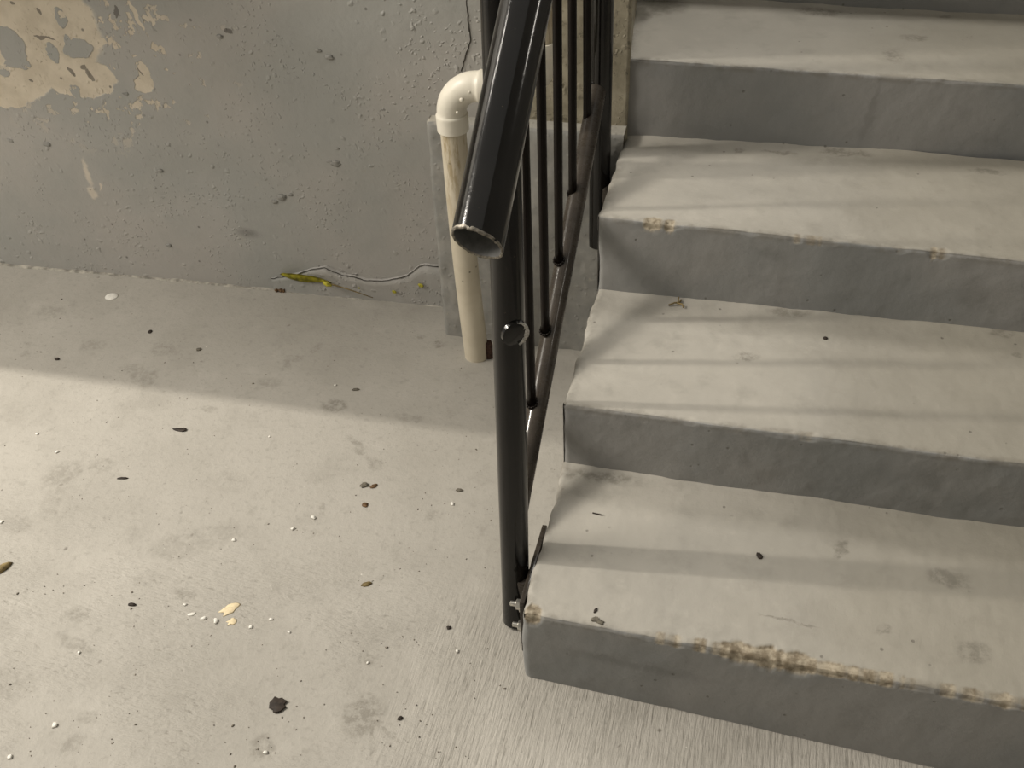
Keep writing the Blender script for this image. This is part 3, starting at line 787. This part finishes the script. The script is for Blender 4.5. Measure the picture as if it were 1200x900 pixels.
flat('leaf_curl', irr(.008, .022, -.45, 15, 14, .2), OLEAF, F(1, 668), .004, 'curled straw coloured leaf at the left edge of the photo', 'leaf', dome=.004)
flat('dirt_clod', irr(.006, .004, 0, 16), DLEAF, F(67, 421), .002, 'round dark crumb on the shaded floor at left', 'dirt')
flat('dirt_clod', irr(.006, .005, .3, 17), GREYL, F(233, 410), .002, 'grey brown crumb on the shaded floor below the wall', 'dirt')
flat('dirt_clod', irr(.005, .0055, .3, 18), DLEAF, F(176, 389), .002, 'dark crumb on the shaded floor right of the white disc', 'dirt')
flat('dirt_clod', irr(.008, .0035, .3, 19), GREYL, F(417, 457), .002, 'dark oblong crumb at the edge of the floor shadow', 'dirt')
flat('dirt_clod', irr(.007, .004, .2, 20), GREYL, F(538, 575), .0022, 'grey crumb on the floor left of the near post', 'dirt')
flat('twig', irr(.005, .003, .7, 21), DLEAF, F(469, 842), .0015, 'tiny black twig right of the splash stain', 'twig')
flat('dirt_clod', irr(.004, .0035, .7, 22), DLEAF, F(526, 736), .0015, 'tiny dark crumb on the brushed floor below the near post', 'dirt')
# cream and white paint flakes
flat('paint_flake', irr(.016, .0085, .85, 31, 16, .5), CREAM, F(270, 713), .0012, 'largest cream paint flake of the scatter on the floor', 'flake')
flat('paint_flake', irr(.009, .006, .9, 32, 14, .5), CREAM, F(272, 729), .001, 'cream paint flake just below the largest one', 'flake')
flat('paint_flake', irr(.008, .003, .5, 33, 12, .3), WHITE, F(225, 720), .001, 'long white paint flake left of the cream ones', 'flake')
for (px, py, r, lab) in (
    (239, 725, 0.0045, 'white crumb just left of the cream flakes, middle of the row'),
    (253, 728, 0.0052, 'white crumb touching the lower left of the cream flakes'),
    (217, 709, 0.003, 'leftmost speck of white in the scatter beside the cream flakes'),
    (318, 726, 0.004, 'bright white chip right of the cream flakes'),
    (294, 735, 0.0038, 'white chip between the cream flakes and the bright chip to their right'),
    (367, 607, 0.0045, 'upper right of two bright square white chips by a dark scuff'),
    (343, 620, 0.0042, 'lower left of two bright white chips by a dark scuff'),
    (274, 633, 0.004, 'lone white chip above the cream flakes'),
    (339, 741, 0.003, 'tiny white grain below and right of the cream flakes'),
    (65, 850, 0.0048, 'elongated white chip low on the floor at far left'),
    (93, 765, 0.0032, 'round white grain on the floor at left, below a grey stain'),
    (12, 888, 0.0045, 'white chip in the bottom left corner'),
    (311, 882, 0.0035, 'white bead in a grey stain at the bottom below the black leaf'),
    (44, 509, 0.0035, 'white grain in the bright floor at far left, upper one of two'),
    (67, 530, 0.0038, 'white grain in the bright floor at far left, lower one of two'),
    (316, 512, 0.003, 'white grain below the shadow edge, right of the lone dark leaf'),
    (393, 452, 0.003, 'white grain inside the shaded floor strip near the shadow edge'),
    (530, 591, 0.0038, 'shiny white bead left of the middle of the near post'),
    (536, 763, 0.0032, 'white grain on brushed floor left of the post foot'),
    (431, 777, 0.0025, 'white grain on a dark scuff above the splash stain'),
    (2, 612, 0.004, 'white chip at the left edge above the straw coloured leaf')):
    flat('white_chip', irr(r, r*.8, px, px*.1, 9, .5), WHITE, F(px, py), r*.5, lab, 'chip', 'white chips scattered over the floor')
# scatter of fine grit nobody could count
random.seed(5); bm = bmesh.new()
for i in range(650):
    px, py = random.uniform(0, 640), random.uniform(330, 900)
    if nz(px*.012, py*.012, 4) < -.08: continue
    p = at(px, py)
    if p.y > .90 or p.x > -.02 or (p-pb).length < .04 or (p-A).length < .05 or (p.x > -.39 and p.y > .80): continue
    r = random.uniform(.0005, .0012) if random.random() < .93 else random.uniform(.0012, .0022)
    vv = bmesh.ops.create_icosphere(bm, subdivisions=1, radius=r)['verts']; a_ = random.uniform(0, 3.1)
    for v in vv:
        q = Matrix.Rotation(a_, 3, 'Z') @ Vector((v.co.x*random.uniform(1.1, 1.9), v.co.y, v.co.z*.5)); v.co = q+p+Vector((0, 0, r*.25))
tag(obj('floor_grit', bm, GRIT), 'fine dark grit strewn over the pale concrete floor', 'grit', kind='stuff')
# crumbs at the foot of the wall
bm = bmesh.new()
for i in range(12):
    vv = bmesh.ops.create_icosphere(bm, subdivisions=2, radius=.0055)['verts']; c = at(331+5*nz(i*1.7)*3, 341+nz(i*2.1)*3)+Vector((0, 0, .003))
    for v in vv: v.co = v.co*(1+.5*nz(*(v.co*300)))*random.uniform(.5, 1.1)+c
o = centre(obj('dirt_clod', bm, BLEAF)); tag(o, 'brown clod of dirt against the foot of the wall', 'dirt')
# the yellow leaf leaning on the wall with its stem
leaf = empty('yellow_leaf', at(385, 342), 'yellow green leaf with a long brown stem propped against the wall foot', 'leaf')
bm = bmesh.new(); La = at(328, 322, 1, .915); Lb = at(388, 333, 1, .908); m = 16; rws = []
up_ = Vector((0, -.25, .97))
for i in range(m+1):
    t = i/m; p = La+(Lb-La)*t; wd = .013*math.sin(math.pi*t**.8)**.8+.0003
    rws.append([bm.verts.new(p+up_*wd*q+Vector((0, .004*(q*q)-.003*math.sin(t*6), 0))+Vector((0, 0, .001*nz(t*9, q)))) for q in (-1, -.5, 0, .5, 1)])
for a, b in zip(rws, rws[1:]):
    for j in range(4): bm.faces.new((a[j], b[j], b[j+1], a[j+1]))
bmesh.ops.solidify(bm, geom=bm.faces, thickness=.0006)
lb = obj('leaf_blade', bm, YLEAF, leaf)
bm = bmesh.new(); q = [Lb+Vector((-.01, 0, 0)), Lb, at(405, 338, 1, .905), at(420, 343, 1, .90), at(437, 349, 1, .90)]
for p in q: p.z = max(p.z, .002)
tube(bm, q, [.0016, .0022, .0016, .0013, .0009], 10, True); obj('leaf_stem', bm, OLEAF, leaf)
bm = bmesh.new()
for i in range(7):
    vv = bmesh.ops.create_icosphere(bm, subdivisions=2, radius=.005)['verts']; c = Lb+Vector((-.009+.006*nz(i*2.3)*2, -.003, .002+.006*nz(i*3.1)))
    for v in vv: v.co = Vector((v.co.x*1.3, v.co.y*.5, v.co.z))*(1+.4*nz(*(v.co*200)))+c
obj('withered_bud', bm, YLEAF, leaf)
for (px, py, r, lab) in ((461, 343, .0055, 'small yellow petal on the floor right of the leaf stem'), (492, 336, .0065, 'small yellow petal stuck by the corner of the plinth'), (420, 338, .003, 'tiny pale petal just above the leaf stem')):
    c = at(px, py, 1, .92); bm = bmesh.new()
    vv = bmesh.ops.create_icosphere(bm, subdivisions=2, radius=r)['verts']
    for v in vv: v.co = Vector((v.co.x*1.1, v.co.y*.35, v.co.z*.8))*(1+.5*nz(*(v.co*150)))+Vector((c.x, wy(c.x)-.012, c.z))
    tag(centre(obj('petal', bm, YLEAF)), lab, 'petal')
# bits on the treads
def TZ(px, py, k):
    a, b = treadz[k]; d = ray((px, py)); s_ = (a+b*CAM.x-CAM.z)/(d.z-b*d.x); return CAM+d*s_+Vector((0, 0, .0012))
c = TZ(793, 358, 2); bm = bmesh.new()
for (q, rr) in (([(-.014, -.006, .002), (-.004, -.001, .005), (.004, .004, .003), (.006, .014, .002)], .0016), ([(.0, .0, .004), (.010, -.004, .006), (.013, -.010, .003)], .0014), ([(.002, .004, .003), (.001, .018, .005)], .0012)):
    tube(bm, [Vector(x)+c for x in q], rr, 8, True)
tag(centre(obj('dry_sprig', bm, OLEAF)), 'small forked straw coloured sprig on the second tread', 'sprig')
c = TZ(700, 603, 1); bm = bmesh.new(); tube(bm, [c+Vector((-.008, .001, 0)), c, c+Vector((.008, -.0015, .0006))], .0011, 8, True)
tag(centre(obj('twig', bm, DLEAF)), 'hair-thin dark twig at the back of the lowest tread', 'twig')
flat('dirt_clod', irr(.010, .0055, -.3, 71, 14, .5), GREYL, TZ(700, 728, 1)-Vector((0, 0, .001)), .003, 'dark crumb on the nose of the lowest step near its open corner', 'dirt')
flat('dirt_clod', irr(.005, .0022, 1.2, 72), DLEAF, TZ(698, 716, 1), .0015, 'tiny dark sliver just above the crumb on the lowest nose', 'dirt')
flat('dirt_clod', irr(.004, .0035, 1.2, 73), DLEAF, TZ(967, 397, 2), .0015, 'small dark crumb in the middle of the second tread', 'dirt')
flat('dead_leaf', irr(.010, .004, .2, 74), DLEAF, TZ(1172, 14, 4), .002, 'dark leaf scrap at the top right on the fourth tread', 'leaf')
flat('dirt_clod', irr(.007, .004, -.9, 75), DLEAF, TZ(890, 652, 1), .0018, 'dark sliver in the shadow band of the lowest tread', 'dirt')
